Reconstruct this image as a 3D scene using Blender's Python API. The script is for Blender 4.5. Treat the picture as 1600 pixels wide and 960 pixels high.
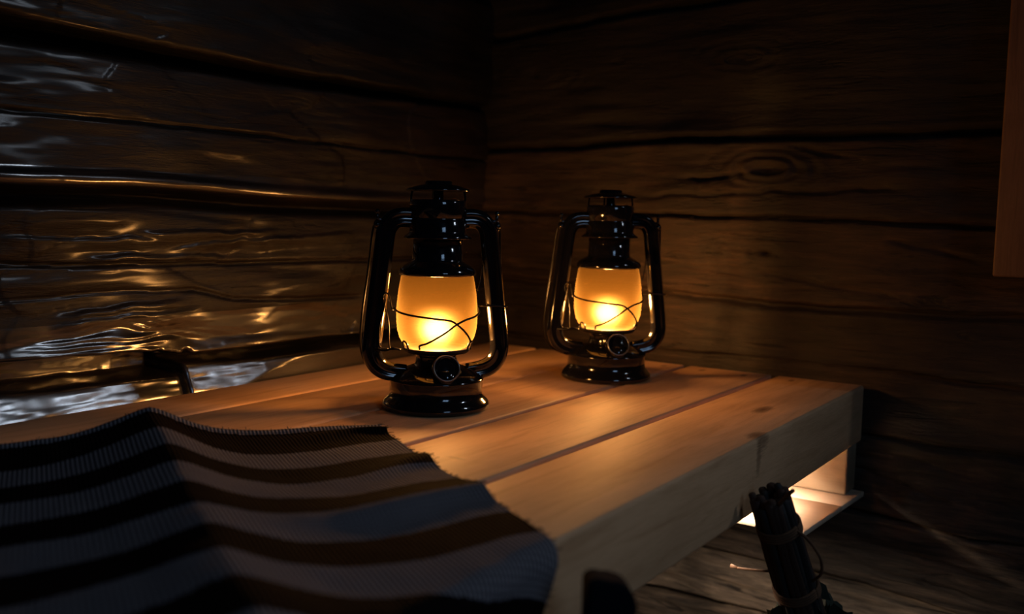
import bpy, bmesh, math, random
import numpy as np
from mathutils import Vector, Matrix

# ------------------------------------------------------------------ reset
for o in list(bpy.data.objects):
    bpy.data.objects.remove(o, do_unlink=True)
SC = bpy.context.scene
COL = SC.collection
random.seed(4)
BT = 0.50          # height of the bench top above the floor; z values below are given relative to it via Z()
def Z(z): return z + BT

# ------------------------------------------------------------------ camera
FPX = 1497.14
yaw, pitch, roll = 0.603513, 0.0965330, -0.0202034
cp, sp, cr, sr = math.cos(pitch), math.sin(pitch), math.cos(roll), math.sin(roll)
A = Matrix(((math.sin(yaw), -math.cos(yaw), 0), (0, 0, 1), (-math.cos(yaw), -math.sin(yaw), 0)))
Rx = Matrix(((1, 0, 0), (0, cp, -sp), (0, sp, cp)))
Rz = Matrix(((cr, -sr, 0), (sr, cr, 0), (0, 0, 1)))
W2C = Rz @ Rx @ A
cam_d = bpy.data.cameras.new('camera')
cam = bpy.data.objects.new('camera', cam_d)
COL.objects.link(cam)
cam.matrix_world = Matrix.Translation((0, 0, Z(0.215))) @ W2C.transposed().to_4x4()
cam_d.sensor_width = 36.0
cam_d.lens = 36.0 * FPX / 1600
cam_d.clip_start = 0.02
cam_d.dof.use_dof = True
cam_d.dof.focus_distance = 1.045
cam_d.dof.aperture_fstop = 3.6
SC.camera = cam

# ------------------------------------------------------------------ world, window light, exposure
w = bpy.data.worlds.new('world'); SC.world = w; w.use_nodes = True
w.node_tree.nodes['Background'].inputs[0].default_value = (0.55, 0.7, 1.0, 1)
w.node_tree.nodes['Background'].inputs[1].default_value = 0.05
SC.view_settings.view_transform = 'Standard'
SC.view_settings.look = 'None'
SC.view_settings.exposure = 0.0
SC.view_settings.gamma = 1.0
SC.view_settings.use_curve_mapping = False

LANTERN_W = 1.8       # watts of each lantern's lamp
def area(name, loc, target, sx, sy, power, color):
    d = bpy.data.lights.new(name, 'AREA'); d.shape = 'RECTANGLE'; d.size = sx; d.size_y = sy
    d.energy = power; d.color = color
    o = bpy.data.objects.new(name, d); COL.objects.link(o); o.location = loc
    v = Vector(target) - Vector(loc)
    o.rotation_euler = v.to_track_quat('-Z', 'Y').to_euler()
    return o
# daylight entering by the window in the right wall and by the one in the wall behind the camera
area('window_daylight', (1.365, -0.40, Z(0.90)), (0.7, 0.60, Z(0.05)), 0.15, 0.19, 3.4, (0.72, 0.84, 1.0))
area('window_daylight', (-0.45, -1.83, Z(1.08)), (-0.1, 0.0, Z(0.50)), 0.66, 0.66, 5.0, (0.40, 0.64, 1.0))

# ------------------------------------------------------------------ helpers
def tag(o, label=None, cat=None, group=None, kind=None):
    if label: o['label'] = label
    if cat: o['category'] = cat
    if group: o['group'] = group
    if kind: o['kind'] = kind
    return o
def link_mesh(name, me, mat, parent=None, smooth=True):
    o = bpy.data.objects.new(name, me); COL.objects.link(o)
    if mat: me.materials.append(mat)
    if smooth:
        for p in me.polygons: p.use_smooth = True
    if parent: o.parent = parent
    return o
def obj(name, bm, mat, parent=None, smooth=True):
    me = bpy.data.meshes.new(name); bmesh.ops.recalc_face_normals(bm, faces=bm.faces)
    bm.to_mesh(me); bm.free()
    return link_mesh(name, me, mat, parent, smooth)
def empty(name, loc, rz=0):
    o = bpy.data.objects.new(name, None); COL.objects.link(o)
    o.location = loc; o.rotation_euler = (0, 0, rz); o.empty_display_size = 0.02
    return o
def box(bm, a, b, bev=0.0):
    vs = [bm.verts.new((x, y, z)) for x in (a[0], b[0]) for y in (a[1], b[1]) for z in (a[2], b[2])]
    fs = [(0, 1, 3, 2), (4, 6, 7, 5), (0, 4, 5, 1), (2, 3, 7, 6), (0, 2, 6, 4), (1, 5, 7, 3)]
    F = [bm.faces.new([vs[i] for i in f]) for f in fs]
    if bev:
        es = list({e for f in F for e in f.edges})
        bmesh.ops.bevel(bm, geom=es, offset=bev, segments=3, profile=0.5, affect='EDGES')
    return vs
def lathe(bm, prof, seg=64, cx=0, cy=0, close=False):
    rings = []
    for r, z in prof:
        if r < 1e-6: rings.append([bm.verts.new((cx, cy, z))])
        else: rings.append([bm.verts.new((cx + r*math.cos(2*math.pi*i/seg), cy + r*math.sin(2*math.pi*i/seg), z)) for i in range(seg)])
    pairs = list(zip(rings[:-1], rings[1:]))
    if close: pairs.append((rings[-1], rings[0]))
    for a, b in pairs:
        for i in range(seg):
            j = (i+1) % seg
            if len(a) == 1 and len(b) == 1: continue
            if len(a) == 1: bm.faces.new((a[0], b[i], b[j]))
            elif len(b) == 1: bm.faces.new((a[i], a[j], b[0]))
            else: bm.faces.new((a[i], a[j], b[j], b[i]))
def catmull(pts, n=8):
    P = [Vector(p) for p in pts]; P = [P[0]*2-P[1]] + P + [P[-1]*2-P[-2]]
    out = []
    for i in range(1, len(P)-2):
        for k in range(n):
            t = k/n
            out.append(0.5*((2*P[i]) + (P[i+1]-P[i-1])*t + (2*P[i-1]-5*P[i]+4*P[i+1]-P[i+2])*t*t + (3*P[i]-P[i-1]-3*P[i+1]+P[i+2])*t**3))
    out.append(P[-2].copy())
    return out
def sweep(bm, pts, section, up=Vector((0, 1, 0)), cap=True, scale=None):
    """section: list of (a,b): a along side = t x up, b along up"""
    rings = []
    n = len(pts)
    for i, p in enumerate(pts):
        t = (pts[min(i+1, n-1)] - pts[max(i-1, 0)]).normalized()
        s = t.cross(up)
        if s.length < 1e-4: s = t.cross(Vector((1, 0, 0)))
        s.normalize(); u = s.cross(t).normalized()
        k = scale(i/(n-1)) if scale else 1
        rings.append([bm.verts.new(p + s*a*k + u*b*k) for a, b in section])
    m = len(section)
    for a, b in zip(rings[:-1], rings[1:]):
        for i in range(m):
            j = (i+1) % m
            bm.faces.new((a[i], a[j], b[j], b[i]))
    if cap:
        bm.faces.new(rings[0]); bm.faces.new(list(reversed(rings[-1])))
def circ(r, n=10): return [(r*math.cos(2*math.pi*i/n), r*math.sin(2*math.pi*i/n)) for i in range(n)]
def wire(bm, pts, r, n=8, sm=8, up=Vector((0.13, 0.31, 0.94)), scale=None):
    sweep(bm, catmull(pts, sm) if sm else [Vector(p) for p in pts], circ(r, n), up, scale=scale)
def ball(bm, c, r, sx=1, sy=1, sz=1):
    m = Matrix.Translation(c) @ Matrix.Diagonal((sx, sy, sz, 1))
    bmesh.ops.create_uvsphere(bm, u_segments=20, v_segments=12, radius=r, matrix=m)

# ------------------------------------------------------------------ materials
class NT:
    def __init__(s, name):
        s.m = bpy.data.materials.new(name); s.m.use_nodes = True; s.t = s.m.node_tree; s.t.nodes.clear()
        s.out = s.n('ShaderNodeOutputMaterial')
    def n(s, kind, **kw):
        nd = s.t.nodes.new(kind)
        for k, v in kw.items():
            if k.startswith('i_'): nd.inputs[k[2:].replace('_', ' ')].default_value = v
            else: setattr(nd, k, v)
        return nd
    def l(s, a, b): s.t.links.new(a, b)
    def ramp(s, fac, stops):
        r = s.n('ShaderNodeValToRGB'); el = r.color_ramp.elements
        el[0].position, el[0].color = stops[0][0], (*stops[0][1], 1)
        el[1].position, el[1].color = stops[-1][0], (*stops[-1][1], 1)
        for p, c in stops[1:-1]:
            e = el.new(p); e.color = (*c, 1)
        s.l(fac, r.inputs[0]); return r.outputs[0]
    def math(s, op, a, b=None):
        m = s.n('ShaderNodeMath', operation=op)
        for i, v in enumerate((a, b)):
            if v is None: continue
            if isinstance(v, (int, float)): m.inputs[i].default_value = v
            else: s.l(v, m.inputs[i])
        return m.outputs[0]
    def mixc(s, fac, a, b, blend='MIX'):
        m = s.n('ShaderNodeMix', data_type='RGBA', blend_type=blend)
        for inp, v in ((m.inputs[0], fac), (m.inputs[6], a), (m.inputs[7], b)):
            if isinstance(v, tuple): inp.default_value = (*v, 1)
            elif isinstance(v, (int, float)): inp.default_value = v
            else: s.l(v, inp)
        return m.outputs[2]
    def coords(s, scale, kind='Object', rot=(0, 0, 0), loc=(0, 0, 0)):
        tc = s.n('ShaderNodeTexCoord'); mp = s.n('ShaderNodeMapping')
        mp.inputs['Scale'].default_value = scale; mp.inputs['Rotation'].default_value = rot; mp.inputs['Location'].default_value = loc
        s.l(tc.outputs[kind], mp.inputs[0]); return mp.outputs[0]
    def noise(s, vec, scale, detail=6, rough=0.55, dist=0.0):
        n = s.n('ShaderNodeTexNoise'); n.inputs['Scale'].default_value = scale
        n.inputs['Detail'].default_value = detail; n.inputs['Roughness'].default_value = rough; n.inputs['Distortion'].default_value = dist
        s.l(vec, n.inputs['Vector']); return n.outputs['Fac']
    def bump(s, h, dist, strength=1.0, normal=None):
        b = s.n('ShaderNodeBump'); b.inputs['Distance'].default_value = dist; b.inputs['Strength'].default_value = strength
        s.l(h, b.inputs['Height'])
        if normal: s.l(normal, b.inputs['Normal'])
        return b.outputs[0]
    def bsdf(s, color, rough=0.5, normal=None, **kw):
        b = s.n('ShaderNodeBsdfPrincipled')
        for inp, v in ((b.inputs['Base Color'], color), (b.inputs['Roughness'], rough)):
            if isinstance(v, tuple): inp.default_value = (*v, 1)
            elif isinstance(v, (int, float)): inp.default_value = v
            else: s.l(v, inp)
        for k, v in kw.items(): b.inputs[k.replace('_', ' ')].default_value = v
        if normal: s.l(normal, b.inputs['Normal'])
        s.l(b.outputs[0], s.out.inputs[0]); return b

def mat_log(name, axis, dark, mid, warm, rough, coat=0.0, logs=None, bump=0.0035, spec=0.5, coat_rough=0.26):
    """old hewn log: grain runs along axis (0=X,1=Y)"""
    t = NT(name)
    sc = (1.0, 9.0, 9.0) if axis == 0 else (9.0, 1.0, 9.0)
    v = t.coords(sc); iso = t.coords((1, 1, 1))
    g = t.noise(v, 14, 10, 0.65, 0.6)
    gf = t.noise(t.coords(tuple(c*3.5 for c in sc)), 22, 6, 0.6, 0.2)
    big = t.noise(iso, 5.5, 4, 0.5, 0.5)
    base = t.ramp(g, [(0.30, dark), (0.55, mid), (0.75, warm)])
    patch = t.ramp(big, [(0.35, (0.45, 0.45, 0.45)), (0.65, (1.35, 1.3, 1.25))])
    c = t.mixc(1.0, base, patch, 'MULTIPLY')
    crack = t.ramp(t.noise(t.coords(tuple(c_*1.3 for c_ in sc), loc=(3, 1, 7)), 5, 5, 0.6, 0.9), [(0.33, (0.25, 0.25, 0.25)), (0.40, (1, 1, 1))])
    c = t.mixc(1.0, c, crack, 'MULTIPLY')
    if logs:            # tint per log, painting the light's fall-off up the wall: (z of its lower joint, tint)
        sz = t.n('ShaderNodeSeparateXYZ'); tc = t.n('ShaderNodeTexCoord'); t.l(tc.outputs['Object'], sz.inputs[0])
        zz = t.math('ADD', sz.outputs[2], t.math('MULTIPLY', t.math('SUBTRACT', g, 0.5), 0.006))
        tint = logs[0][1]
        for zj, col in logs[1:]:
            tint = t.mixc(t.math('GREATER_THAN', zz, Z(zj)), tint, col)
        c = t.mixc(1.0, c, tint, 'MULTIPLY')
    h = t.math('ADD', t.math('MULTIPLY', g, 0.7), t.math('MULTIPLY', gf, 0.35))
    h = t.math('ADD', h, t.math('MULTIPLY', crack, 0.5))
    nrm = t.bump(h, bump, 0.9)
    rg = t.ramp(big, [(0.3, (rough*0.8,)*3), (0.7, (rough*1.25,)*3)])
    b = t.bsdf(c, rg, nrm, Coat_Weight=coat, Coat_IOR=2.1, Coat_Roughness=coat_rough, Specular_IOR_Level=spec)
    if coat:            # the lowest logs, rubbed by backs and towels, are the glossiest
        rub = t.math('MAXIMUM', t.math('LESS_THAN', zz, Z(0.09)), t.math('LESS_THAN', t.math('ABSOLUTE', t.math('SUBTRACT', zz, Z(0.243))), 0.012))
        wz = t.math('ADD', 0.09, t.math('MULTIPLY', rub, 0.91))
        t.l(wz, b.inputs['Coat Weight'])
    return t.m
M_LEFT = mat_log('varnished_log', 0, (0.0022, 0.0013, 0.001), (0.006, 0.0032, 0.0021), (0.011, 0.0055, 0.0032), 0.5, 0.7, [(-1, (1.2, 1.15, 1.1)), (0.155, (1, 1, 1)), (0.235, (1.1, 1, 1)), (0.385, (0.5, 0.5, 0.5))], 0.0020, 0.3, 0.20)  # top log's darker tint paints the light falling off
M_RIGHT = mat_log('old_dark_log', 1, (0.006, 0.0035, 0.0022), (0.030, 0.017, 0.010), (0.062, 0.034, 0.019), 0.66, 0.0, [(-1, (4.5, 6.0, 7.2)), (-0.353, (8.0, 11.0, 13.5)), (-0.277, (4.0, 5.2, 6.2)), (-0.178, (1.7, 2.1, 2.5)), (-0.07, (1.0, 1.0, 1.0)), (0.017, (0.8, 0.8, 0.8)), (0.10, (1.25, 1.15, 1.0)), (0.218, (0.85, 0.8, 0.75)), (0.326, (0.17, 0.16, 0.17)), (0.51, (0.1, 0.1, 0.11))])  # low logs weathered grey, painted lighter as lit; top logs painted dark as shaded
M_ROOM = mat_log('room_log', 0, (0.014, 0.009, 0.006), (0.035, 0.022, 0.014), (0.06, 0.036, 0.022), 0.7)

def mat_pine(name, light, dark, knots=(), axis=0, rough=0.6):
    t = NT(name)
    sc = [9, 9, 9]; sc[axis] = 0.7
    v = t.coords(tuple(sc))
    g = t.noise(v, 9, 6, 0.55, 0.9)
    fine = t.noise(t.coords(tuple(c*4 for c in sc)), 20, 4, 0.6)
    big = t.noise(t.coords((1.2, 3, 3)), 4, 4, 0.5, 0.6)
    c = t.ramp(g, [(0.30, dark), (0.50, light), (0.72, tuple(x*1.06 for x in light))])
    c = t.mixc(0.35, c, t.ramp(fine, [(0.3, dark), (0.6, light)]))
    c = t.mixc(1.0, c, t.ramp(big, [(0.3, (0.78, 0.74, 0.70)), (0.65, (1.05, 1.05, 1.05))]), 'MULTIPLY')
    geo = t.n('ShaderNodeNewGeometry')
    for (x, y, z, rx, ry, rz_, amt) in knots:
        sub = t.n('ShaderNodeVectorMath', operation='SUBTRACT'); t.l(geo.outputs['Position'], sub.inputs[0]); sub.inputs[1].default_value = (x, y, z)
        dv = t.n('ShaderNodeVectorMath', operation='DIVIDE'); t.l(sub.outputs[0], dv.inputs[0]); dv.inputs[1].default_value = (rx, ry, rz_)
        ln = t.n('ShaderNodeVectorMath', operation='LENGTH'); t.l(dv.outputs[0], ln.inputs[0])
        d = t.math('ADD', ln.outputs['Value'], t.math('MULTIPLY', t.math('SUBTRACT', fine, 0.5), 0.9))
        k = t.ramp(d, [(0.0, (amt,)*3), (0.55, (amt*0.7,)*3), (1.0, (0, 0, 0))])
        c = t.mixc(k, c, (0.09, 0.035, 0.015))
    nrm = t.bump(t.math('ADD', g, t.math('MULTIPLY', fine, 0.4)), 0.0009, 0.5)
    t.bsdf(c, rough, nrm, Specular_IOR_Level=0.32)
    return t.m
KN = [(1.045, 0.372, Z(0), 0.030, 0.010, 0.03, 0.85), (0.915, 0.330, Z(-0.003), 0.022, 0.012, 0.02, 0.8), (0.905, 0.324, Z(-0.02), 0.008, 0.01, 0.022, 0.6),
      (1.262, 0.600, Z(0), 0.010, 0.006, 0.01, 0.8), (1.262, 0.540, Z(0), 0.010, 0.006, 0.01, 0.8), (1.260, 0.478, Z(0), 0.010, 0.006, 0.01, 0.8),
      (1.262, 0.412, Z(0), 0.010, 0.005, 0.01, 0.8), (0.655, 0.508, Z(0), 0.004, 0.013, 0.01, 0.5), (0.60, 0.545, Z(0), 0.05, 0.006, 0.01, 0.3)]
M_BENCH = mat_pine('bench_pine', (0.76, 0.45, 0.24), (0.58, 0.31, 0.15), KN)
M_SHELF = mat_pine('pale_board', (0.84, 0.68, 0.50), (0.76, 0.58, 0.40), (), axis=1)
M_BLOCK = mat_pine('block_pine', (0.34, 0.25, 0.16), (0.27, 0.19, 0.12), (), axis=1)
M_TRIM = mat_pine('trim_pine', (0.16, 0.085, 0.055), (0.09, 0.045, 0.028), [(1.26, 0.12, Z(0.185), 0.03, 0.03, 0.02, 0.5)], axis=2)

def simple(name, col, rough, **kw):
    t = NT(name); n = t.noise(t.coords((1, 1, 1)), 60, 4)
    c = t.mixc(t.math('MULTIPLY', n, 0.5), col, tuple(x*0.6 for x in col))
    t.bsdf(c, rough, t.bump(n, 0.0003, 0.25), **kw); return t.m
def enamel():
    t = NT('black_enamel'); n = t.noise(t.coords((1, 1, 1)), 35, 3)
    c = t.mixc(n, (0.004, 0.004, 0.006), (0.009, 0.008, 0.009))
    t.bsdf(c, 0.10, t.bump(n, 0.0006, 0.12), Coat_Weight=0.6, Coat_Roughness=0.05); return t.m
M_ENAMEL = enamel()
M_WIRE = simple('black_wire', (0.012, 0.010, 0.009), 0.3, Metallic=0.6)
M_WIRE2 = simple('matt_black_plate', (0.010, 0.008, 0.007), 0.5)
M_STEEL = simple('dull_steel', (0.30, 0.28, 0.26), 0.32, Metallic=0.9)
M_SOCKET = simple('white_socket', (0.75, 0.72, 0.66), 0.6)

def globe_mat():
    t = NT('frosted_globe')
    tr = t.n('ShaderNodeBsdfTransparent'); tr.inputs[0].default_value = (1.0, 0.88, 0.68, 1)
    tl = t.n('ShaderNodeBsdfTranslucent'); tl.inputs[0].default_value = (0.95, 0.50, 0.10, 1)
    rf = t.n('ShaderNodeBsdfRefraction'); rf.inputs['Color'].default_value = (1.0, 0.70, 0.30, 1)
    rf.inputs['Roughness'].default_value = 0.55; rf.inputs['IOR'].default_value = 1.25
    rg = t.n('ShaderNodeBsdfRefraction'); rg.inputs['Color'].default_value = (1.0, 0.66, 0.24, 1)
    rg.inputs['Roughness'].default_value = 0.95; rg.inputs['IOR'].default_value = 1.30
    m0 = t.n('ShaderNodeMixShader'); m0.inputs[0].default_value = 0.35
    t.l(rg.outputs[0], m0.inputs[1]); t.l(rf.outputs[0], m0.inputs[2])
    m1 = t.n('ShaderNodeMixShader'); m1.inputs[0].default_value = 0.68
    t.l(tl.outputs[0], m1.inputs[1]); t.l(m0.outputs[0], m1.inputs[2])
    m2 = t.n('ShaderNodeMixShader'); m2.inputs[0].default_value = 0.12
    t.l(tr.outputs[0], m2.inputs[1]); t.l(m1.outputs[0], m2.inputs[2])
    t.l(m2.outputs[0], t.out.inputs[0])
    return t.m
M_GLOBE = globe_mat()

def cloth_mat():
    t = NT('striped_wool')
    uv = t.n('ShaderNodeUVMap'); uv.uv_map = 'cloth'
    sep = t.n('ShaderNodeSeparateXYZ'); t.l(uv.outputs[0], sep.inputs[0])
    U, V = sep.outputs[0], sep.outputs[1]       # metres: U along the stripes, V across
    cmb = t.n('ShaderNodeCombineXYZ'); t.l(U, cmb.inputs[0]); t.l(V, cmb.inputs[1])
    fray = t.noise(cmb.outputs[0], 260, 3, 0.6)
    wob = t.math('MULTIPLY', t.math('SUBTRACT', fray, 0.5), 0.006)
    vv = t.math('ADD', V, wob)
    ph = t.math('FRACT', t.math('DIVIDE', t.math('SUBTRACT', vv, 0.085-0.0945), 0.0945))
    grey = t.math('MULTIPLY', t.math('LESS_THAN', ph, 0.52), t.math('GREATER_THAN', vv, 0.05))
    hem = t.math('LESS_THAN', vv, 0.013)
    grey = t.math('MAXIMUM', grey, hem)
    # weave: ribs running across the stripes, thin picks along them
    ribs = t.math('SINE', t.math('MULTIPLY', U, 2*math.pi/0.0034))
    picks = t.math('SINE', t.math('MULTIPLY', V, 2*math.pi/0.0042))
    ribs01 = t.math('ADD', t.math('MULTIPLY', ribs, 0.5), 0.5)
    picks01 = t.math('ADD', t.math('MULTIPLY', picks, 0.5), 0.5)
    wv = t.math('MULTIPLY', ribs01, t.math('ADD', t.math('MULTIPLY', picks01, 0.5), 0.5))
    gcol = t.mixc(wv, (0.056, 0.053, 0.060), (0.31, 0.29, 0.32))
    dcol = t.mixc(wv, (0.0015, 0.0008, 0.0008), (0.010, 0.0035, 0.0018))
    c = t.mixc(grey, dcol, gcol)
    fuzz = t.noise(cmb.outputs[0], 900, 2, 0.6)
    c = t.mixc(t.math('MULTIPLY', fuzz, 0.5), c, t.mixc(0.5, c, (0.02, 0.018, 0.02)))
    h = t.math('ADD', wv, t.math('MULTIPLY', fuzz, 0.6))
    t.bsdf(c, 0.95, t.bump(h, 0.0012, 0.8), Specular_IOR_Level=0.04)
    return t.m
M_CLOTH = cloth_mat()
M_POST = simple('dark_stained_wood', (0.008, 0.010, 0.014), 0.95, Specular_IOR_Level=0.1)
M_TWIG = simple('birch_twig_bark', (0.055, 0.024, 0.013), 0.85)
M_TWIG2 = simple('birch_twig_bark_dark', (0.020, 0.016, 0.014), 0.8)
M_CORD = simple('jute_cord', (0.14, 0.065, 0.028), 0.85)
M_LEAF = simple('dried_birch_leaf', (0.045, 0.050, 0.030), 0.8)
M_PALE = simple('peeled_twig', (0.60, 0.55, 0.47), 0.7)
M_CHINK = simple('moss_chinking', (0.22, 0.14, 0.05), 0.95)

# ------------------------------------------------------------------ numpy noise
def vnoise(x, y, seed):
    rs = np.random.RandomState(seed); T = rs.rand(256, 256)
    xi = np.floor(x).astype(int); yi = np.floor(y).astype(int); fx = x-xi; fy = y-yi
    fx = fx*fx*(3-2*fx); fy = fy*fy*(3-2*fy)
    g = lambda a, b: T[a % 256, b % 256]
    return (g(xi, yi)*(1-fx)+g(xi+1, yi)*fx)*(1-fy)+(g(xi, yi+1)*(1-fx)+g(xi+1, yi+1)*fx)*fy - 0.5
def fbm(x, y, seed, o=4):
    s = 0; a = 1
    for i in range(o): s = s + a*vnoise(x*2**i, y*2**i, seed+i); a *= 0.5
    return s
def facets(x, y, seed, n):
    """hewn facets: tilted planes in voronoi cells"""
    rs = np.random.RandomState(seed)
    xi = np.floor(x).astype(int); yi = np.floor(y).astype(int)
    best = np.full(x.shape, 9e9); out = np.zeros(x.shape)
    T = rs.rand(64, 64, 5)
    for dx in (-1, 0, 1):
        for dy in (-1, 0, 1):
            t = T[(xi+dx) % 64, (yi+dy) % 64]
            px = xi+dx+t[..., 0]; py = yi+dy+t[..., 1]
            d = (x-px)**2+(y-py)**2
            h = (x-px)*(t[..., 2]-0.5)+(y-py)*(t[..., 3]-0.5)+(t[..., 4]-0.5)*0.4
            m = d < best; best = np.where(m, d, best); out = np.where(m, h, out)
    return out
def grid_mesh(name, P, mat, kind='structure'):
    """P: (n,m,3) array"""
    n, m = P.shape[:2]
    idx = np.arange(n*m).reshape(n, m)
    f = np.stack([idx[:-1, :-1], idx[1:, :-1], idx[1:, 1:], idx[:-1, 1:]], -1).reshape(-1, 4)
    me = bpy.data.meshes.new(name)
    me.from_pydata(P.reshape(-1, 3).tolist(), [], f.tolist()); me.update()
    return link_mesh(name, me, mat)
def sstep(a, b, x):
    t = np.clip((x-a)/(b-a), 0, 1); return t*t*(3-2*t)
def groove(d, w, depth): return -depth*np.exp(-(d/w)**2)

# ------------------------------------------------------------------ left wall (plane Y = 0.958)
YL, XR = 0.958, 1.306
def axis_pts(a, b, c, d, coarse, fine):
    return np.concatenate([np.arange(a, b, coarse), np.arange(b, c, fine), np.arange(c, d+coarse*0.5, coarse)])
xs = axis_pts(-1.66, 0.40, 1.36, 1.40, 0.03, 0.0028)
zs = axis_pts(-0.50, -0.04, 0.62, 1.60, 0.02, 0.0022)
X, Zg = np.meshgrid(xs, zs, indexing='ij')
def curve(u, pts): return np.interp(u, [p[0] for p in pts], [p[1] for p in pts])
wob = fbm(X*3, X*0, 5)*0.008
jag = fbm(X*22, Zg*3, 31, 3)*0.004
h = fbm(X*2.5, Zg*9, 11)*0.010 + fbm(X*9, Zg*60, 12, 3)*0.0022
h += facets(X*5+Zg*4+fbm(X*6, Zg*12, 71, 2)*0.5, Zg*13-X*1.5, 3, 0)*0.0018 + fbm(X*5, Zg*14, 15, 2)*0.008
# joint high up: wide gap tapering to the corner
z1 = curve(X, [(0.5, 0.389), (0.84, 0.384), (1.28, 0.389)]) + jag*0.5
wd = np.interp(X, [0.4, 1.28], [0.0085, 0.003])
h += groove(Zg-z1, wd, 0.045) + 0.010*sstep(0.0, 0.012, Zg-z1)
# thin cracks
for pts, dp, wdt in (([(0.498, 0.309), (0.82, 0.308), (1.2, 0.303)], 0.010, 0.0016),
                     ([(0.493, 0.155), (0.64, 0.150), (0.86, 0.147), (1.1, 0.145)], 0.009, 0.0016),
                     ([(0.5, 0.118), (0.6, 0.122), (0.68, 0.119)], 0.004, 0.0015),
                     ([(0.72, 0.118), (0.78, 0.104), (0.86, 0.098), (0.98, 0.094)], 0.006 if False else 0.005, 0.002)):
    g = groove(Zg-curve(X, pts)-jag*0.5, wdt, dp)
    if pts[-1][0] < 1.0: g = g*sstep(pts[0][0]-0.03, pts[0][0], X)*(1-sstep(pts[-1][0], pts[-1][0]+0.04, X))
    h += g
# ledge, shadow gap below it
zl = curve(X, [(0.5, 0.247), (0.64, 0.249), (0.85, 0.243), (1.1, 0.241)]) + wob*0.3
d = Zg-zl
amp = 1-sstep(1.12, 1.22, X)*0.8
h += amp*(0.0065*(sstep(0.006, -0.004, d) - sstep(-0.008, -0.018, d)) - 0.030*np.exp(-((d+0.024)/0.0065)**2))
# slanting streak just under the gap
zs_ = curve(X, [(0.49, 0.216), (0.64, 0.211), (0.77, 0.199)]) + jag*0.3
m = 1-sstep(0.74, 0.82, X)
d = Zg-zs_
h += m*(0.0025*sstep(0.003, -0.0035, d) - 0.004*sstep(-0.01, -0.04, d))
# splinter marks
for (x0, x1, za, zb) in ((0.66, 0.84, 0.186, 0.188), (0.70, 0.80, 0.168, 0.180), (0.80, 0.98, 0.176, 0.184), (0.56, 0.70, 0.100, 0.108), (0.56, 0.72, 0.092, 0.096), (0.50, 0.66, 0.183, 0.178), (0.60, 0.76, 0.160, 0.158)):
    zc = za+(zb-za)*(X-x0)/(x1-x0)+jag*1.2
    m = sstep(x0-0.02, x0+0.02, X)*(1-sstep(x1-0.03, x1+0.02, X)); d = Zg-zc
    h += m*(0.004*sstep(0.002, -0.001, d)*(1-sstep(0.0, 0.02, -d)))
# splintered swelling above the lower ledge
zt = curve(X, [(0.45, 0.062), (0.53, 0.074), (0.60, 0.082), (0.65, 0.083), (0.70, 0.060), (0.84, 0.056), (1.02, 0.047), (1.3, 0.045)])
zb = curve(X, [(0.45, 0.058), (0.53, 0.057), (0.665, 0.052), (0.70, 0.044), (0.84, 0.043), (1.02, 0.041), (1.3, 0.040)])
h += 0.42*np.clip(zt-Zg, 0, zt-zb+0.002) + (0.0022*np.sin((Zg+X*0.10)*900+4*fbm(X*8, Zg*30, 77, 2)*6))*np.exp(-((X-0.64)/0.09)**2)*np.exp(-((Zg-0.068)/0.014)**2)
# undercut and bottom log
zf = curve(X, [(0.45, 0.024), (0.50, 0.023), (0.556, 0.021), (0.704, 0.019), (0.708, 0.030), (0.815, 0.026), (1.0, 0.027), (1.3, 0.027)]) + jag*0.3
below = sstep(0.0, -0.004, Zg-zb)
h += -below*0.075*(1-sstep(0.003, -0.003, Zg-zf)) - below*sstep(0.003, -0.003, Zg-zf)*0.006
low = sstep(0.004, -0.002, Zg-zf)
h = h*(1-0.85*low) + low*(0.43*np.clip(zf-Zg, 0, 0.05) - 0.012 + 0.36*np.clip(X-0.55, 0, 0.27)**2 + 0.02*np.clip(X-0.55, 0, 0.27) - np.where(X > 0.7055, 0.011, 0) + 0.12*np.clip(X-0.82, 0, 0.10) + fbm(X*26, Zg*260, 83, 3)*0.0009 + fbm(X*7, Zg*40, 84, 2)*0.0012)
h -= np.where(Zg < zf+0.002, sstep(0.70, 1.2, X)*0.006, 0)
# vertical cut at the notch
h -= 0.035*np.exp(-((X-0.7055)/0.0035)**2)*sstep(0.050, 0.040, Zg)
for zz in (-0.13, -0.27, -0.40, 0.56, 0.74, 0.92, 1.10, 1.28, 1.45): h += groove(Zg-zz-wob, 0.006, 0.03)
h = np.minimum(h, 0.016 + 0.15*(h-0.016))
P = np.stack([X, YL-h, Z(Zg)], -1)
wl = grid_mesh('wall_left', P, M_LEFT); tag(wl, 'dark varnished hewn log wall behind the bench on the left', kind='structure')

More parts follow.
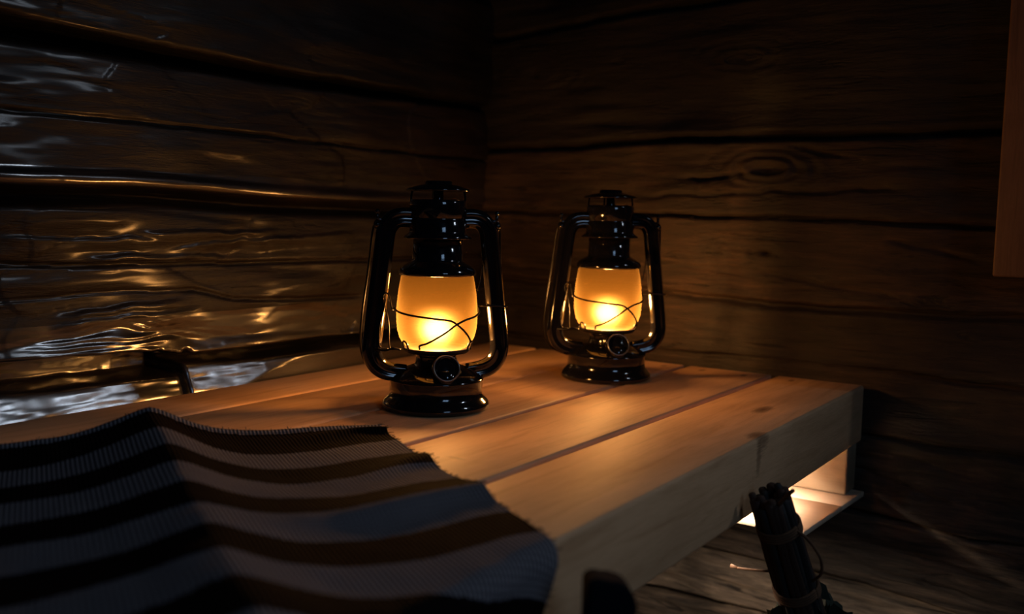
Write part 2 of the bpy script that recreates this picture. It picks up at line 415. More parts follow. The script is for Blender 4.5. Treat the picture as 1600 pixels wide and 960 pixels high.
# ------------------------------------------------------------------ right wall (plane X = 1.306), with the window opening towards negative Y
ys = axis_pts(0.06, 0.10, 0.98, 1.02, 0.02, 0.0030)
zs = axis_pts(-0.50, -0.42, 0.62, 1.60, 0.02, 0.0026)
Yg, Zg = np.meshgrid(ys, zs, indexing='ij')
def right_relief(Y, Zz):
    jag = fbm(Y*14, Zz*2, 41, 4)*0.007
    h = fbm(Y*2.5, Zz*9, 21)*0.014 + fbm(Y*7, Zz*70, 22, 3)*0.0035
    h += fbm(Y*5, Zz*12, 28, 2)*0.009
    seams = [([(0.5, 0.525), (0.68, 0.517), (0.89, 0.503), (1.0, 0.50)], 0.004, 0.020), ([(0.18, 0.329), (0.57, 0.331), (0.78, 0.324), (0.97, 0.322)], 0.0042, 0.022),
             ([(0.15, 0.210), (0.38, 0.218), (0.67, 0.219), (0.96, 0.219)], 0.0030, 0.018), ([(0.15, 0.101), (0.29, 0.098), (0.46, 0.096), (0.62, 0.105), (0.9, 0.108)], 0.0045, 0.013),
             ([(0.13, 0.013), (0.29, 0.020), (0.46, 0.019), (0.65, 0.016), (0.9, 0.016)], 0.003, 0.013), ([(0.13, -0.071), (0.24, -0.070), (0.32, -0.068), (0.9, -0.07)], 0.004, 0.015),
             ([(0.13, -0.182), (0.2, -0.183), (0.28, -0.176), (0.34, -0.172), (0.9, -0.172)], 0.0035, 0.015), ([(0.1, -0.292), (0.21, -0.287), (0.31, -0.277), (0.55, -0.275), (0.9, -0.275)], 0.005, 0.018),
             ([(0.1, -0.36), (0.46, -0.349), (0.58, -0.355), (0.9, -0.355)], 0.0045, 0.02), ([(0, 0.72), (1, 0.72)], 0.005, 0.02), ([(0, 0.92), (1, 0.92)], 0.005, 0.02), ([(0, 1.12), (1, 1.12)], 0.005, 0.02), ([(0, 1.32), (1, 1.32)], 0.005, 0.02)]
    prev = None
    for pts, wd, dp in seams:
        d = Zz-curve(Y, pts)-jag*0.6
        h += groove(d, wd, dp) + 0.006*np.exp(-np.abs(d-0.010)/0.012) 
    # knots with whorled grain
    for ky, kz, r, a in ((0.477, 0.285, 0.013, 1.0), (0.470, 0.168, 0.010, 0.8), (0.24, -0.145, 0.010, 0.5), (0.86, 0.44, 0.010, 0.7), (0.52, 0.44, 0.010, 0.5)):
        q = np.sqrt(((Y-ky)/2.6)**2+(Zz-kz)**2)
        h += a*(0.006*np.exp(-(q/0.024)**2) - 0.012*np.exp(-(q/(r*0.45))**2) + 0.0022*np.sin(q*620+3*fbm(Y*30, Zz*30, 9, 2))*np.exp(-(q/0.028)**2))
    # checks
    for (y0, y1, za, zb, dp) in ((0.60, 0.50, 0.272, 0.283, 0.008), (0.52, 0.30, 0.252, 0.262, 0.006), (0.66, 0.50, 0.244, 0.256, 0.006), (0.36, 0.44, 0.303, 0.318, 0.007), (0.52, 0.44, 0.172, 0.166, 0.006),
                                 (0.48, 0.30, 0.142, 0.120, 0.006), (0.31, 0.20, 0.195, 0.172, 0.005), (0.72, 0.50, 0.072, 0.066, 0.004), (0.34, 0.22, -0.115, -0.140, 0.006), (0.30, 0.14, -0.215, -0.230, 0.006),
                                 (0.56, 0.42, -0.315, -0.322, 0.005), (0.33, 0.15, -0.245, -0.262, 0.006), (0.30, 0.20, -0.09, -0.10, 0.005), (0.56, 0.48, -0.235, -0.24, 0.006), (0.50, 0.44, -0.19, -0.215, 0.005)):
        lo, hi = min(y0, y1), max(y0, y1)
        zc = za+(zb-za)*(Y-y0)/(y1-y0)+jag*1.3
        m = sstep(lo-0.02, lo+0.03, Y)*(1-sstep(hi-0.03, hi+0.02, Y))
        h += m*groove(Zz-zc, 0.0028, dp)
    low = sstep(-0.05, -0.09, Zz)
    h += low*fbm(Y*10, Zz*90, 61, 4)*0.006
    h += sstep(0.0, 0.10, 0.08-np.abs(Y-0.9)) * 0
    return h
h = right_relief(Yg, Zg)
h = np.minimum(h, 0.004+h*0.2) * sstep(-0.1, 0.0, 1.0-0*Yg)
P = np.stack([XR-h, Yg, Z(Zg)], -1)
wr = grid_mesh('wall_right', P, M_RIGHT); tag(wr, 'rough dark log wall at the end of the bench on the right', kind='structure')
# the same wall continues around the window
bm = bmesh.new()
WY0, WY1, WZ0, WZ1 = -0.54, -0.26, 0.74, 1.06
box(bm, (1.312, -1.80, 0), (1.345, WY0, Z(1.6)), 0); box(bm, (1.312, WY1, 0), (1.345, 0.08, Z(1.6)), 0)
box(bm, (1.312, WY0, 0), (1.345, WY1, Z(WZ0)), 0); box(bm, (1.312, WY0, Z(WZ1)), (1.345, WY1, Z(1.6)), 0)
o = obj('wall_right_front', bm, M_ROOM, smooth=False); tag(o, kind='structure')
def window(name, loc, rz, w_, h_, label):
    bm = bmesh.new(); f = 0.02
    for a, b in (((-w_/2, -0.02, -h_/2), (-w_/2+f, 0.02, h_/2)), ((w_/2-f, -0.02, -h_/2), (w_/2, 0.02, h_/2)), ((-w_/2+f, -0.02, -h_/2), (w_/2-f, 0.02, -h_/2+f)),
                 ((-w_/2+f, -0.02, h_/2-f), (w_/2-f, 0.02, h_/2)), ((-0.012, -0.015, -h_/2+f), (0.012, 0.015, h_/2-f))): box(bm, a, b, 0.002)
    o = obj(name, bm, M_TRIM); o.location = loc; o.rotation_euler = (0, 0, rz); tag(o, label, kind='structure')
    return o
window('window_1', (1.330, (WY0+WY1)/2, Z((WZ0+WZ1)/2)), math.pi/2, WY1-WY0, WZ1-WZ0, 'wooden window frame in the right wall')
window('window_2', (-0.45, -1.76, Z(1.08)), 0, 0.72, 0.80, 'wooden window frame behind the camera')
bm = bmesh.new()
box(bm, (-1.66, -1.82, 0), (-0.81, -1.70, Z(1.6))); box(bm, (-0.09, -1.82, 0), (1.45, -1.70, Z(1.6)))
box(bm, (-0.81, -1.82, 0), (-0.09, -1.70, Z(0.68))); box(bm, (-0.81, -1.82, Z(1.48)), (-0.09, -1.70, Z(1.6)))
tag(obj('wall_front', bm, M_ROOM, smooth=False), kind='structure')
bm = bmesh.new(); box(bm, (-1.78, -1.82, 0), (-1.64, 1.05, Z(1.6))); tag(obj('wall_back', bm, M_ROOM, smooth=False), kind='structure')
bm = bmesh.new(); box(bm, (-1.78, -1.82, -0.08), (1.45, 1.05, 0)); tag(obj('floor', bm, M_ROOM, smooth=False), kind='structure')
bm = bmesh.new(); box(bm, (-1.78, -1.82, Z(1.6)), (1.45, 1.05, Z(1.7))); tag(obj('ceiling', bm, M_ROOM, smooth=False), kind='structure')
# moss stuffed into the lower joints
bm = bmesh.new(); rm = random.Random(12)
for pts, y0, y1, n_ in (([(0.13, -0.360), (0.46, -0.349), (0.58, -0.355), (0.7, -0.355)], 0.40, 0.66, 34), ([(0.21, -0.287), (0.31, -0.277), (0.55, -0.275)], 0.30, 0.56, 12),
                        ([(0.13, -0.182), (0.2, -0.183), (0.28, -0.176)], 0.12, 0.30, 12)):
    for k in range(n_):
        y = rm.uniform(y0, y1); z = float(np.interp(y, [p[0] for p in pts], [p[1] for p in pts])) + rm.uniform(-0.002, 0.002)
        hh = float(right_relief(np.array([[y]]), np.array([[z]]))[0, 0]); hh = min(hh, 0.004+hh*0.2)
        m_ = Matrix.Translation((XR-hh-0.0005, y, Z(z))) @ Matrix.Rotation(rm.uniform(0, 3), 4, 'X') @ Matrix.Diagonal((0.0016, rm.uniform(0.0012, 0.0034), 0.0012, 1))
        bmesh.ops.create_icosphere(bm, subdivisions=1, radius=1, matrix=m_)
ms = obj('moss_chinking', bm, M_CHINK); tag(ms, 'tufts of yellowish moss in the joints of the lower wall logs', 'moss', kind='stuff')
# pale board ending above the bench on the right
bm = bmesh.new(); box(bm, (1.258, 0.075, Z(0.153)), (1.292, 0.1765, Z(1.6)), 0.0025)
tag(obj('trim_1', bm, M_TRIM), 'reddish brown vertical board on the right wall, cut off square at its bottom', kind='structure')

# ------------------------------------------------------------------ bench
bench = empty('sauna_bench', (0.8, 0.6, 0))
tag(bench, 'pale pine sauna bench of thick planks in the log corner, two lanterns on it', 'bench')
def bchild(name, bm, mat):
    o = obj(name, bm, mat); o.parent = bench; o.matrix_parent_inverse = Matrix.Translation(bench.location).inverted(); return o
for y0, y1 in ((0.324, 0.4405), (0.4485, 0.5715), (0.5795, 0.7025), (0.706, 0.8345), (0.8395, 0.934)):
    bm = bmesh.new(); box(bm, (-0.9, y0, Z(-0.075)), (1.292, y1, Z(0)), 0.0035); bchild('plank', bm, M_BENCH)
bm = bmesh.new(); box(bm, (1.252, 0.330, Z(-0.141)), (1.294, 0.93, Z(-0.0765)), 0.003); bchild('bearer', bm, M_BLOCK)
bm = bmesh.new(); box(bm, (-0.62, 0.34, Z(-0.141)), (-0.56, 0.93, Z(-0.0765)), 0.003); bchild('bearer', bm, M_BLOCK)
# wide lower board under the bearer (its front edge runs slightly askew)
for xa, xb, ya, yb in ((1.077, 1.205, 0.3275, 0.321), (1.2065, 1.290, 0.321, 0.3165)):
    bm = bmesh.new(); zt, zb = Z(-0.1415), Z(-0.1485)
    v = [bm.verts.new(p) for p in ((xa, ya, zb), (xb, yb, zb), (xb, 0.93, zb), (xa, 0.93, zb), (xa, ya, zt), (xb, yb, zt), (xb, 0.93, zt), (xa, 0.93, zt))]
    for f in ((0, 3, 2, 1), (4, 5, 6, 7), (0, 1, 5, 4), (1, 2, 6, 5), (2, 3, 7, 6), (3, 0, 4, 7)): bm.faces.new([v[i] for i in f])
    bmesh.ops.bevel(bm, geom=list(bm.edges), offset=0.0008, segments=1, affect='EDGES')
    bchild('lower_board', bm, M_SHELF)
for x, y in ((1.25, 0.88), (-0.59, 0.88), (-0.59, 0.38)):
    bm = bmesh.new(); box(bm, (x-0.03, y-0.03, 0), (x+0.03, y+0.03, Z(-0.149 if x > 0 else -0.141)), 0.003); bchild('leg', bm, M_BLOCK)

# lamp fixed under the planks
ul = empty('under_bench_lamp', (1.02, 0.425, Z(-0.0755)))
tag(ul, 'narrow warm strip lamp hidden under the bench planks above the lit pale board', 'lamp')
bm = bmesh.new(); box(bm, (-0.17, -0.020, -0.012), (0.17, 0.020, 0), 0.001); box(bm, (-0.17, -0.024, -0.0262), (0.17, -0.0205, 0), 0.001); obj('housing', bm, M_SOCKET, ul)  # unseen front lip added to keep the strip's light off the wall
d = bpy.data.lights.new('lamp_light', 'AREA'); d.shape = 'RECTANGLE'; d.size = 0.33; d.size_y = 0.016; d.energy = 2.6; d.color = (1.0, 0.78, 0.60)
o = bpy.data.objects.new('lamp_light', d); COL.objects.link(o); o.parent = ul; o.location = (0, 0, -0.0145)

# ------------------------------------------------------------------ lanterns
def make_lantern():
    L = empty('hurricane_lantern', (0, 0, 0))
    # tank with rolled foot (front = -Y)
    bm = bmesh.new()
    lathe(bm, [(0, 0.003), (0.050, 0.003), (0.052, 0.0), (0.0575, 0.0), (0.0598, 0.0025), (0.0595, 0.006), (0.0570, 0.0095), (0.0540, 0.0125), (0.0525, 0.0150), (0.0518, 0.018),
               (0.0515, 0.021), (0.0513, 0.030), (0.0524, 0.0312), (0.0524, 0.0328), (0.0505, 0.0345), (0.045, 0.0385), (0.038, 0.0425), (0.031, 0.0452), (0.0265, 0.047), (0, 0.047)], 96)
    obj('tank', bm, M_ENAMEL, L)
    bm = bmesh.new()
    lathe(bm, [(0.025, 0.044), (0.0235, 0.049), (0.0225, 0.056), (0.0232, 0.0585), (0.0245, 0.0597), (0.0235, 0.061), (0.020, 0.0615), (0, 0.0615)], 64)
    obj('burner_collar', bm, M_ENAMEL, L)
    # filler boss and wick knob on the front
    bm = bmesh.new()
    wire(bm, [(0.002, -0.020, 0.0475), (0.002, -0.041, 0.0475)], 0.0135, 32, 1)
    wire(bm, [(0.002, -0.041, 0.030), (0.002, -0.041, 0.047)], 0.011, 20, 1)
    obj('filler_boss', bm, M_ENAMEL, L)
    kp = Matrix.Translation((0.002, -0.043, 0.0485)) @ Matrix.Rotation(math.radians(66), 4, 'X')
    bm = bmesh.new(); lathe(bm, [(0.0, 0.002), (0.0055, 0.0022), (0.0080, 0.001), (0.0105, 0.001), (0.0128, 0.0045), (0.0140, 0.0045), (0.0146, 0.0025), (0.0142, -0.003), (0.0125, -0.006), (0, -0.006)], 48)
    bm.transform(kp); kn = obj('knob', bm, M_ENAMEL, L)
    bm = bmesh.new(); lathe(bm, [(0.0130, 0.0048), (0.0140, 0.0052), (0.0148, 0.0040), (0.0148, 0.0026), (0.0138, 0.0030)], 48, close=True)
    bm.transform(kp); r = obj('knob_ring', bm, M_STEEL, kn)
    # plate under the globe
    bm = bmesh.new()
    lathe(bm, [(0, 0.0605), (0.026, 0.0606), (0.0345, 0.0620), (0.0372, 0.0645), (0.0380, 0.0672), (0.0370, 0.0674), (0.0345, 0.0655), (0, 0.0650)], 72)
    obj('globe_plate', bm, M_WIRE2, L)
    # frosted globe
    prof = []
    for z, r in ((0.0655, 0.0285), (0.0680, 0.0335), (0.0720, 0.0377), (0.0780, 0.0411), (0.0860, 0.0434), (0.0950, 0.0444), (0.1050, 0.0446), (0.1150, 0.0441), (0.1250, 0.0431), (0.1350, 0.0416), (0.1430, 0.0402), (0.1500, 0.0385)):
        prof.append((r, z))
    bm = bmesh.new(); lathe(bm, prof, 96); obj('globe', bm, M_GLOBE, L)
    # hood over the globe and neck
    bm = bmesh.new()
    lathe(bm, [(0.0405, 0.1462), (0.0428, 0.1475), (0.0426, 0.1510), (0.0408, 0.1545), (0.0360, 0.1580), (0.0310, 0.1603), (0.0282, 0.1622), (0.0276, 0.165), (0.0274, 0.190), (0.0262, 0.190), (0.0262, 0.163), (0.030, 0.1585), (0.0385, 0.1535), (0.0400, 0.1495)], 96, close=True)
    obj('hood', bm, M_ENAMEL, L)
    # chimney drum with skirt and groove
    bm = bmesh.new()
    lathe(bm, [(0.026, 0.1885), (0.0372, 0.1865), (0.0380, 0.1875), (0.0345, 0.1905), (0.0318, 0.1925), (0.0313, 0.1950), (0.0312, 0.2065), (0.0300, 0.2075), (0.0300, 0.2090), (0.0312, 0.2100), (0.0312, 0.2255),
               (0.0306, 0.2275), (0.0285, 0.2287), (0.0120, 0.2290), (0, 0.2290)], 96)
    obj('chimney', bm, M_ENAMEL, L)
    # smoke cap on stem and posts
    bm = bmesh.new()
    lathe(bm, [(0.0058, 0.2260), (0.0058, 0.2400), (0.0080, 0.2410), (0.0345, 0.2378), (0.0355, 0.2388), (0.0345, 0.2402), (0.0220, 0.2440), (0.0150, 0.2450), (0.0148, 0.2480), (0.0135, 0.2490), (0, 0.2490)], 72)
    for a in (0, 90, 180):
        c, s = math.cos(math.radians(a)), math.sin(math.radians(a))
        wire(bm, [(0.0285*c, 0.0285*s, 0.2240), (0.0300*c, 0.0300*s, 0.2300), (0.0285*c, 0.0285*s, 0.2400)], 0.0013, 8, 3)
    ball(bm, (0.016, -0.016, 0.2275), 0.0045, 1, 1, 0.5)
    obj('smoke_cap', bm, M_ENAMEL, L)
    # side tubes: flattened, two raised rolls with a web
    sec = []
    for i in range(36):
        a = 2*math.pi*i/36
        x_ = 0.0107*math.copysign(abs(math.cos(a))**0.75, math.cos(a)); y_ = 0.0062*math.sin(a)
        y_ *= 0.72+0.42*math.exp(-((abs(x_)-0.0062)/0.0030)**2)
        sec.append((x_, y_))
    for s in (-1, 1):
        pts = catmull([(s*0.026, 0, 0.2085), (s*0.040, 0, 0.2088), (s*0.0495, 0, 0.2055), (s*0.0560, 0, 0.1965), (s*0.0582, 0, 0.184), (s*0.0622, 0, 0.150), (s*0.0668, 0, 0.110), (s*0.0708, 0, 0.076),
                       (s*0.0712, 0, 0.062), (s*0.0670, 0, 0.0505), (s*0.0590, 0, 0.0435), (s*0.0480, 0, 0.0400), (s*0.034, 0, 0.0385)], 7)
        bm = bmesh.new(); sweep(bm, pts, sec, Vector((0, 1, 0)), scale=lambda t: 1.0 - 0.12*max(0, (t-0.85)/0.15))
        obj('side_tube', bm, M_ENAMEL, L)
        # ear with pivot
        bm = bmesh.new()
        wire(bm, [(s*0.0570, 0, 0.2030), (s*0.0640, 0, 0.2065), (s*0.0690, 0, 0.2020), (s*0.0665, 0, 0.1965), (s*0.0600, 0, 0.1955)], 0.0016, 8, 6)
        wire(bm, [(s*0.0660, 0, 0.2040), (s*0.0662, 0, 0.2150)], 0.0018, 8, 1)
        ball(bm, (s*0.0662, 0, 0.2150), 0.0028); ball(bm, (s*0.0665, -0.002, 0.2010), 0.0036)
        obj('ear', bm, M_ENAMEL, L)
    # bail folded down behind
    bm = bmesh.new()
    wire(bm, [(-0.0690, 0.000, 0.2010), (-0.0710, 0.004, 0.192), (-0.0745, 0.012, 0.150), (-0.0800, 0.020, 0.100), (-0.0800, 0.030, 0.062), (-0.0660, 0.045, 0.036), (-0.035, 0.054, 0.022), (0, 0.057, 0.018),
              (0.035, 0.054, 0.022), (0.0660, 0.045, 0.036), (0.0800, 0.030, 0.062), (0.0800, 0.020, 0.100), (0.0745, 0.012, 0.150), (0.0710, 0.004, 0.192), (0.0690, 0.000, 0.2010)], 0.0013, 8, 8)
    obj('bail_handle', bm, M_WIRE, L)
    # wire guard round the globe: the wires cross right of the middle
    def gp(th, z, off=0.0022):
        zz = [p[1] for p in prof]; rr = [p[0] for p in prof]
        r_ = float(np.interp(z, zz, rr))+off; a = math.radians(th)
        return (r_*math.sin(a), -r_*math.cos(a), z)
    bm = bmesh.new()
    for sg in (1,):
        q = (lambda th, z: gp(th, z)) if sg else (lambda th, z: tuple(Vector(gp(th, z))*1) and (-gp(th, z)[0], -gp(th, z)[1], gp(th, z)[2]))
        wire(bm, [q(-92, 0.1105), q(-78, 0.1080), q(-55, 0.1060), q(-30, 0.1043), q(-8, 0.1025), q(6, 0.1010), q(15, 0.0972), q(30, 0.0880), q(46, 0.0775), q(53, 0.0705)], 0.00115, 8, 6)
        wire(bm, [q(92, 0.1120), q(75, 0.1070), q(50, 0.1035), q(30, 0.1010), q(15, 0.0962), q(4, 0.0900), q(-10, 0.0825), q(-25, 0.0760), q(-37, 0.0730), q(-41, 0.0685)], 0.00115, 8, 6)
    # loops to the tubes
    wire(bm, [gp(-92, 0.1105), (-0.0500, -0.004, 0.1090), (-0.0525, -0.006, 0.118), (-0.0540, -0.006, 0.124), (-0.0570, -0.006, 0.1275), (-0.0605, -0.006, 0.124), (-0.0595, -0.006, 0.114), (-0.0560, -0.006, 0.104), (-0.0540, -0.006, 0.090), (-0.0530, -0.006, 0.068), (-0.045, -0.005, 0.066)], 0.0009, 8, 6)
    wire(bm, [(-0.0580, -0.007, 0.121), (-0.0600, -0.007, 0.108), (-0.0640, -0.006, 0.092), (-0.0640, -0.006, 0.070), (-0.054, -0.004, 0.066)], 0.0009, 8, 6)
    wire(bm, [gp(92, 0.1120), (0.0530, -0.006, 0.1125), (0.0640, -0.009, 0.1130), (0.0760, -0.009, 0.1120), (0.0780, -0.001, 0.1120)], 0.0009, 8, 6)
    wire(bm, [gp(80, 0.130), (0.0475, -0.004, 0.140), (0.0500, -0.003, 0.158)], 0.0007, 6, 4)
    obj('wire_guard', bm, M_WIRE, L)
    # guard feet on the plate
    for a in (-72, 58):
        bm = bmesh.new()
        c = Vector((math.sin(math.radians(a)), -math.cos(math.radians(a)), 0)); t_ = Vector((c.y, -c.x, 0))
        b0 = c*0.0372 + Vector((0, 0, 0.066))
        wire(bm, [b0-t_*0.005, b0-t_*0.0045+c*0.002+Vector((0, 0, 0.007)), b0+c*0.003+Vector((0, 0, 0.0095)), b0+t_*0.0045+c*0.002+Vector((0, 0, 0.007)), b0+t_*0.005], 0.0012, 8, 5)
        obj('clip', bm, M_ENAMEL, L)
    # lever on the left
    bm = bmesh.new()
    wire(bm, [(-0.071, -0.003, 0.066), (-0.058, -0.010, 0.0655), (-0.050, -0.012, 0.068), (-0.042, -0.012, 0.066)], 0.0012, 8, 5)
    obj('lift_lever', bm, M_WIRE, L)
    ld = bpy.data.lights.new('bulb_light', 'POINT'); ld.energy = LANTERN_W; ld.color = (1.0, 0.50, 0.17); ld.shadow_soft_size = 0.012
    lo = bpy.data.objects.new('bulb_light', ld); COL.objects.link(lo); lo.parent = L; lo.location = (0, 0, 0.0885)
    return L
def copy_tree(o, parent=None):
    c = o.copy(); COL.objects.link(c); c.parent = parent
    for ch in [q for q in list(bpy.data.objects) if q.parent == o]: copy_tree(ch, c)
    return c
lan = make_lantern()
lan.location = (0.818, 0.664, Z(0.0004)); lan.rotation_euler = (0, 0, math.radians(-50.9+11))
tag(lan, 'black enamel lantern with a glowing globe, the larger and nearer one beside the striped cloth', 'lantern', 'lanterns on the bench')
lan2 = copy_tree(lan)
lan2.location = (1.116, 0.615, Z(0.0004)); lan2.rotation_euler = (0, 0, math.radians(-60.5+16))
tag(lan2, 'black enamel lantern with a glowing globe, the smaller and farther one towards the log corner', 'lantern', 'lanterns on the bench')

# ------------------------------------------------------------------ striped cloth
C0 = np.array([0.687, 0.630]); US = np.array([-0.824, 0.567]); VS = np.array([-0.483, -0.875])
NU, NV = 300, 340
uu = np.linspace(0, 0.42, NU); vvv = np.linspace(0, 0.60, NV)
U, V = np.meshgrid(uu, vvv, indexing='ij')
Vp = V - 0.030*np.exp(-(U/0.07)**2)*sstep(0.01, 0.07, V)
px = C0[0]+U*US[0]+Vp*VS[0]; py = C0[1]+U*US[1]+Vp*VS[1]
# folds
s1 = 0.210
H1 = np.interp(V, [0, 0.085, 0.18, 0.28, 0.6], [0.029, 0.031, 0.026, 0.021, 0.026])
dd = U-s1
hz = H1*np.where(dd < 0, np.exp(-(np.abs(dd)/0.042)**1.5), np.exp(-(np.abs(dd)/0.055)**1.4))
hz += 0.007*np.exp(-((U-0.02)/0.05)**2)*np.exp(-((V-0.035)/0.018)**2)
s2 = 0.275+0.05*U; d2 = V-s2
hz += 0.0085*np.where(d2 < 0, np.exp(-(np.abs(d2)/0.034)**1.8), np.exp(-(np.abs(d2)/0.016)**1.8))*(1-sstep(0.06, 0.22, U))
hz += 0.006*np.exp(-((V-0.165-0.25*U)/0.016)**2)*np.exp(-((U-0.01)/0.05)**2)
hz += 0.004*np.exp(-((V-0.006)/0.006)**2)
hz += 0.0030*(fbm(U*16, V*16, 91, 3)+0.5)
hz = np.maximum(hz, 0.0) + 0.0032
py2 = py + 0.012*np.sin(U*9)*0
# drop over the front edge
EY = 0.324; R_ = 0.010
e = (EY+0.004) - py2
over = e > 0
ang = np.clip(e/R_, 0, math.pi/2)
Yc = np.where(over, (EY+0.004) - R_*np.sin(ang), py2)
drop = np.where(over, R_*(1-np.cos(ang)) + np.maximum(e-R_*math.pi/2, 0), 0)
nrm_y = np.where(over, np.sin(ang), 0); 
lift = np.where(over, np.minimum(hz, 0.004+0.4*hz), hz)
Yc = Yc - nrm_y*lift; Zc = -drop + lift*np.where(over, np.cos(ang), 1)
Zc = Zc + 0.0
P = np.stack([px, Yc, Z(Zc)], -1)
keep_v = np.ones(NV, bool)
cl = grid_mesh('striped_cloth', P, M_CLOTH)
me = cl.data
uvl = me.uv_layers.new(name='cloth')
vi = np.empty(len(me.loops), dtype=np.int32); me.loops.foreach_get('vertex_index', vi)
uvs = np.stack([U.reshape(-1)[vi], V.reshape(-1)[vi]], -1).astype(np.float32).reshape(-1)
uvl.data.foreach_set('uv', uvs)
sm = cl.modifiers.new('thick', 'SOLIDIFY'); sm.thickness = 0.0026; sm.offset = -1.0
tag(cl, 'grey and dark brown striped woven cloth lying in folds over the front of the bench', 'cloth')
# frayed edge threads
bm = bmesh.new(); rnd = random.Random(9)
for k in range(150):
    j = rnd.randrange(0, NV-60); p = Vector(P[0, j]); L_ = rnd.uniform(0.001, 0.0035)
    dirn = Vector((0.824, -0.567, rnd.uniform(-0.3, 0.5)))+Vector((rnd.uniform(-.5, .5), rnd.uniform(-.5, .5), 0))
    wire(bm, [p-dirn*0.001, p+dirn*L_*0.5+Vector((0, 0, 0.0004)), p+dirn*L_], 0.00022, 4, 2)
for k in range(170):
    i = rnd.randrange(0, NU-1); p = Vector(P[i, 0]); L_ = rnd.uniform(0.001, 0.0035)
    dirn = Vector((0.483, 0.875, rnd.uniform(0, 0.9)))+Vector((rnd.uniform(-.5, .5), rnd.uniform(-.5, .5), 0))
    wire(bm, [p, p+dirn*L_*0.5, p+dirn*L_], 0.00022, 4, 2)
fr = obj('frayed_fringe', bm, M_TWIG2, cl); tag(fr, kind='stuff')

# ------------------------------------------------------------------ whisk (birch twig bundle, handle up) leaning on the bench front
wt = Vector((0.862, 0.2955, Z(-0.044))); wb = Vector((1.02, 0.255, Z(-0.36)))
axis = (wb-wt).normalized()
wk = empty('birch_whisk', (wb.x+0.03, wb.y-0.01, 0))
tag(wk, 'bundle of dark birch twigs tied with cord, leaning upright against the front of the bench', 'whisk')
def wchild(name, bm, mat, parent=None):
    o = obj(name, bm, mat); o.parent = parent or wk
    o.matrix_parent_inverse = Matrix.Translation(wk.location).inverted(); return o
sx = axis.cross(Vector((0, 0, 1))).normalized(); sy = axis.cross(sx).normalized()
Lw = (wb-wt).length
rnd = random.Random(5)
for k in range(26):
    rr = 0.0155*math.sqrt(rnd.random()); a = rnd.uniform(0, 6.28)
    if k < 12: rr = 0.0150; a = k*6.28/12
    pts = []
    for q in range(6):
        t = q/5; spread = 1.0 + 0.35*t + (1.2*max(0, t-0.75))
        off = (sx*math.cos(a)+sy*math.sin(a))*rr*spread + Vector((rnd.uniform(-1, 1), rnd.uniform(-1, 1), 0))*0.0009
        pts.append(wt + axis*(Lw*t + (rnd.uniform(-0.006, 0.004) if q == 0 else 0)) + off)
    bm = bmesh.new(); wire(bm, pts, rnd.uniform(0.0032, 0.0048), 8, 4); wchild('twig', bm, M_TWIG if k % 3 else M_TWIG2)
def cordring(t, name='cord'):
    bm = bmesh.new()
    for q in range(4):
        c = wt+axis*(t+q*0.0028); R0 = 0.0185*(1+0.35*t/Lw)+0.001
        wire(bm, [c+(sx*math.cos(a)+sy*math.sin(a))*R0+axis*0.0028*(a/6.28) for a in [i*6.2832/20 for i in range(21)]], 0.0016, 6, 2)
    return wchild(name, bm, M_CORD)
c1 = cordring(0.030); cordring(0.108)
# loose cord loop and tail, and a stray twig at the top
side = sx if (W2C @ sx).x > 0 else -sx
tow = -(Vector((0.82, 0.565, 0)))
bm = bmesh.new(); c = wt+axis*0.034
wire(bm, [c+side*0.019, c+side*0.030+axis*0.008, c+side*0.038+axis*0.028, c+side*0.034+axis*0.048, c+side*0.022+axis*0.062], 0.0014, 8, 6); wchild('cord_loop', bm, M_CORD)
bm = bmesh.new(); c = wt+axis*0.108
wire(bm, [c+side*0.0-side*0.022+axis*0.012, c-side*0.024-axis*0.004, c-side*0.040-axis*0.001, c-side*0.058+axis*0.004, c-side*0.070+axis*0.007], 0.0013, 8, 6)
wire(bm, [c-side*0.068+axis*0.007, c-side*0.078+axis*0.007], 0.0019, 8, 2, scale=lambda t: 0.6+0.6*t)
wchild('cord_tail', bm, M_CORD)
bm = bmesh.new()
wire(bm, [wt+side*0.004+axis*0.004+tow*0.012, wt+side*0.013-axis*0.008+tow*0.014, wt+side*0.024-axis*0.020+tow*0.015], 0.0020, 8, 5); wchild('stray_twig', bm, M_CORD)
bm = bmesh.new(); c = wt+axis*0.125-side*0.0235+tow*0.004
wire(bm, [c, c+axis*0.03-side*0.004, c+axis*0.08-side*0.003], 0.0028, 8, 4, scale=lambda t: 0.4+t); wchild('peeled_twig', bm, M_PALE)
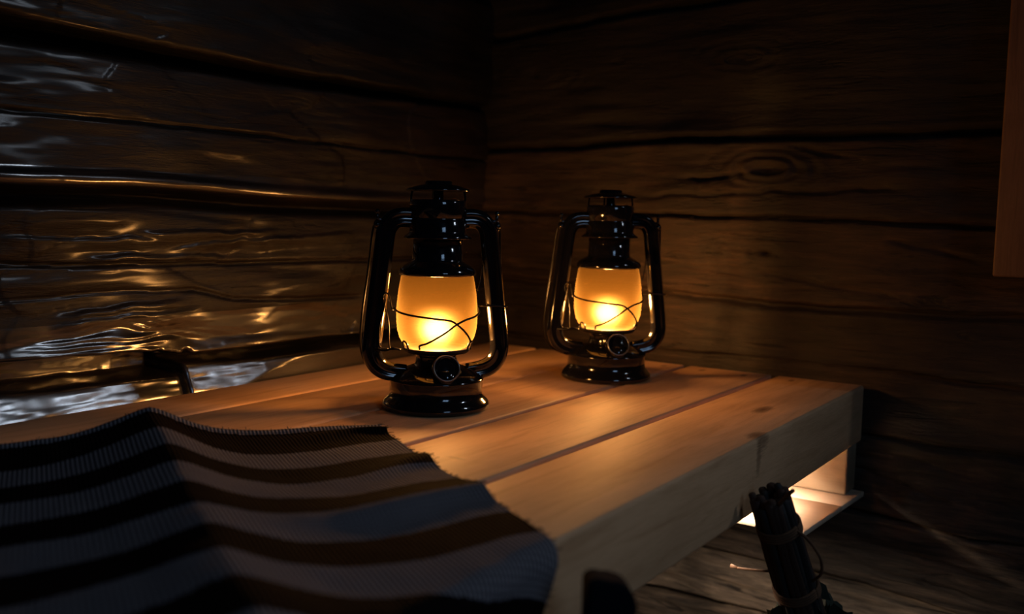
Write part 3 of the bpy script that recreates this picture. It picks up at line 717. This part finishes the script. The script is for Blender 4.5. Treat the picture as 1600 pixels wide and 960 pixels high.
# leafy lower end
bm = bmesh.new()
for k in range(420):
    t = rnd.uniform(0.135, Lw+0.10); a = rnd.uniform(0, 6.28)
    R0 = 0.018+0.045*min(1, max(0, t-0.125)/0.12)**0.7; R0 *= math.sqrt(rnd.uniform(0.15, 1))
    c = wt+axis*t+(sx*math.cos(a)+sy*math.sin(a))*R0
    if c.z < 0.02 or c.y > 0.315: continue
    d1 = (axis+Vector([rnd.uniform(-.7, .7) for _ in range(3)])).normalized(); d2 = d1.cross(Vector([rnd.uniform(-1, 1) for _ in range(3)])).normalized()
    n_ = d1.cross(d2); s = rnd.uniform(0.010, 0.018)
    ring = [c+d1*s*x+d2*s*y+n_*s*z for x, y, z in ((-1, 0, 0), (-.5, .45, .1), (.2, .5, .12), (1, 0, -.1), (.2, -.5, .12), (-.5, -.45, .1))]
    ctr = bm.verts.new(c); vs = [bm.verts.new(p) for p in ring]
    for i in range(6): bm.faces.new((ctr, vs[i], vs[(i+1) % 6]))
lf = wchild('dried_leaves', bm, M_LEAF); tag(lf, kind='stuff')
bm = bmesh.new()
for k in range(14):
    a = rnd.uniform(0, 6.28); o_ = (sx*math.cos(a)+sy*math.sin(a))
    e_ = wb+axis*0.14+o_*rnd.uniform(0.01, 0.05); e_.z = max(e_.z, 0.004); e_.y = min(e_.y, 0.31)
    wire(bm, [wb+o_*0.014, (wb+e_)/2+o_*0.012, e_], 0.0016, 6, 3)
br = wchild('branch_ends', bm, M_TWIG); tag(br, kind='stuff')

# ------------------------------------------------------------------ dark rounded post in front of the bench
bm = bmesh.new()
pw, pt = 0.0148, 0.010
outl = [(-pw, -0.507), (pw, -0.507)] + [(pw, -0.018)] + [(pw - 0.014*(1-math.cos(a)), -0.018+0.016*math.sin(a)) for a in [i*math.pi/2/8 for i in range(1, 9)]] + [(-pw+0.006, 0.0), (-pw+0.002, -0.001), (-pw, -0.004)]
f1 = [bm.verts.new((x, -pt, z)) for x, z in outl]; f2 = [bm.verts.new((x, pt, z)) for x, z in outl]
bm.faces.new(f1); bm.faces.new(list(reversed(f2)))
for i in range(len(outl)):
    j = (i+1) % len(outl); bm.faces.new((f1[i], f2[i], f2[j], f1[j]))
bmesh.ops.bevel(bm, geom=[e for e in bm.edges if abs(e.verts[0].co.y-e.verts[1].co.y) < 1e-6], offset=0.002, segments=2, affect='EDGES')
post = obj('rounded_post', bm, M_POST, smooth=False)
post.location = (0.4885, 0.2625, 0.504); post.rotation_euler = (0, 0, math.radians(-50))
tag(post, 'short dark flat post with a rounded top standing before the front edge of the bench', 'post')
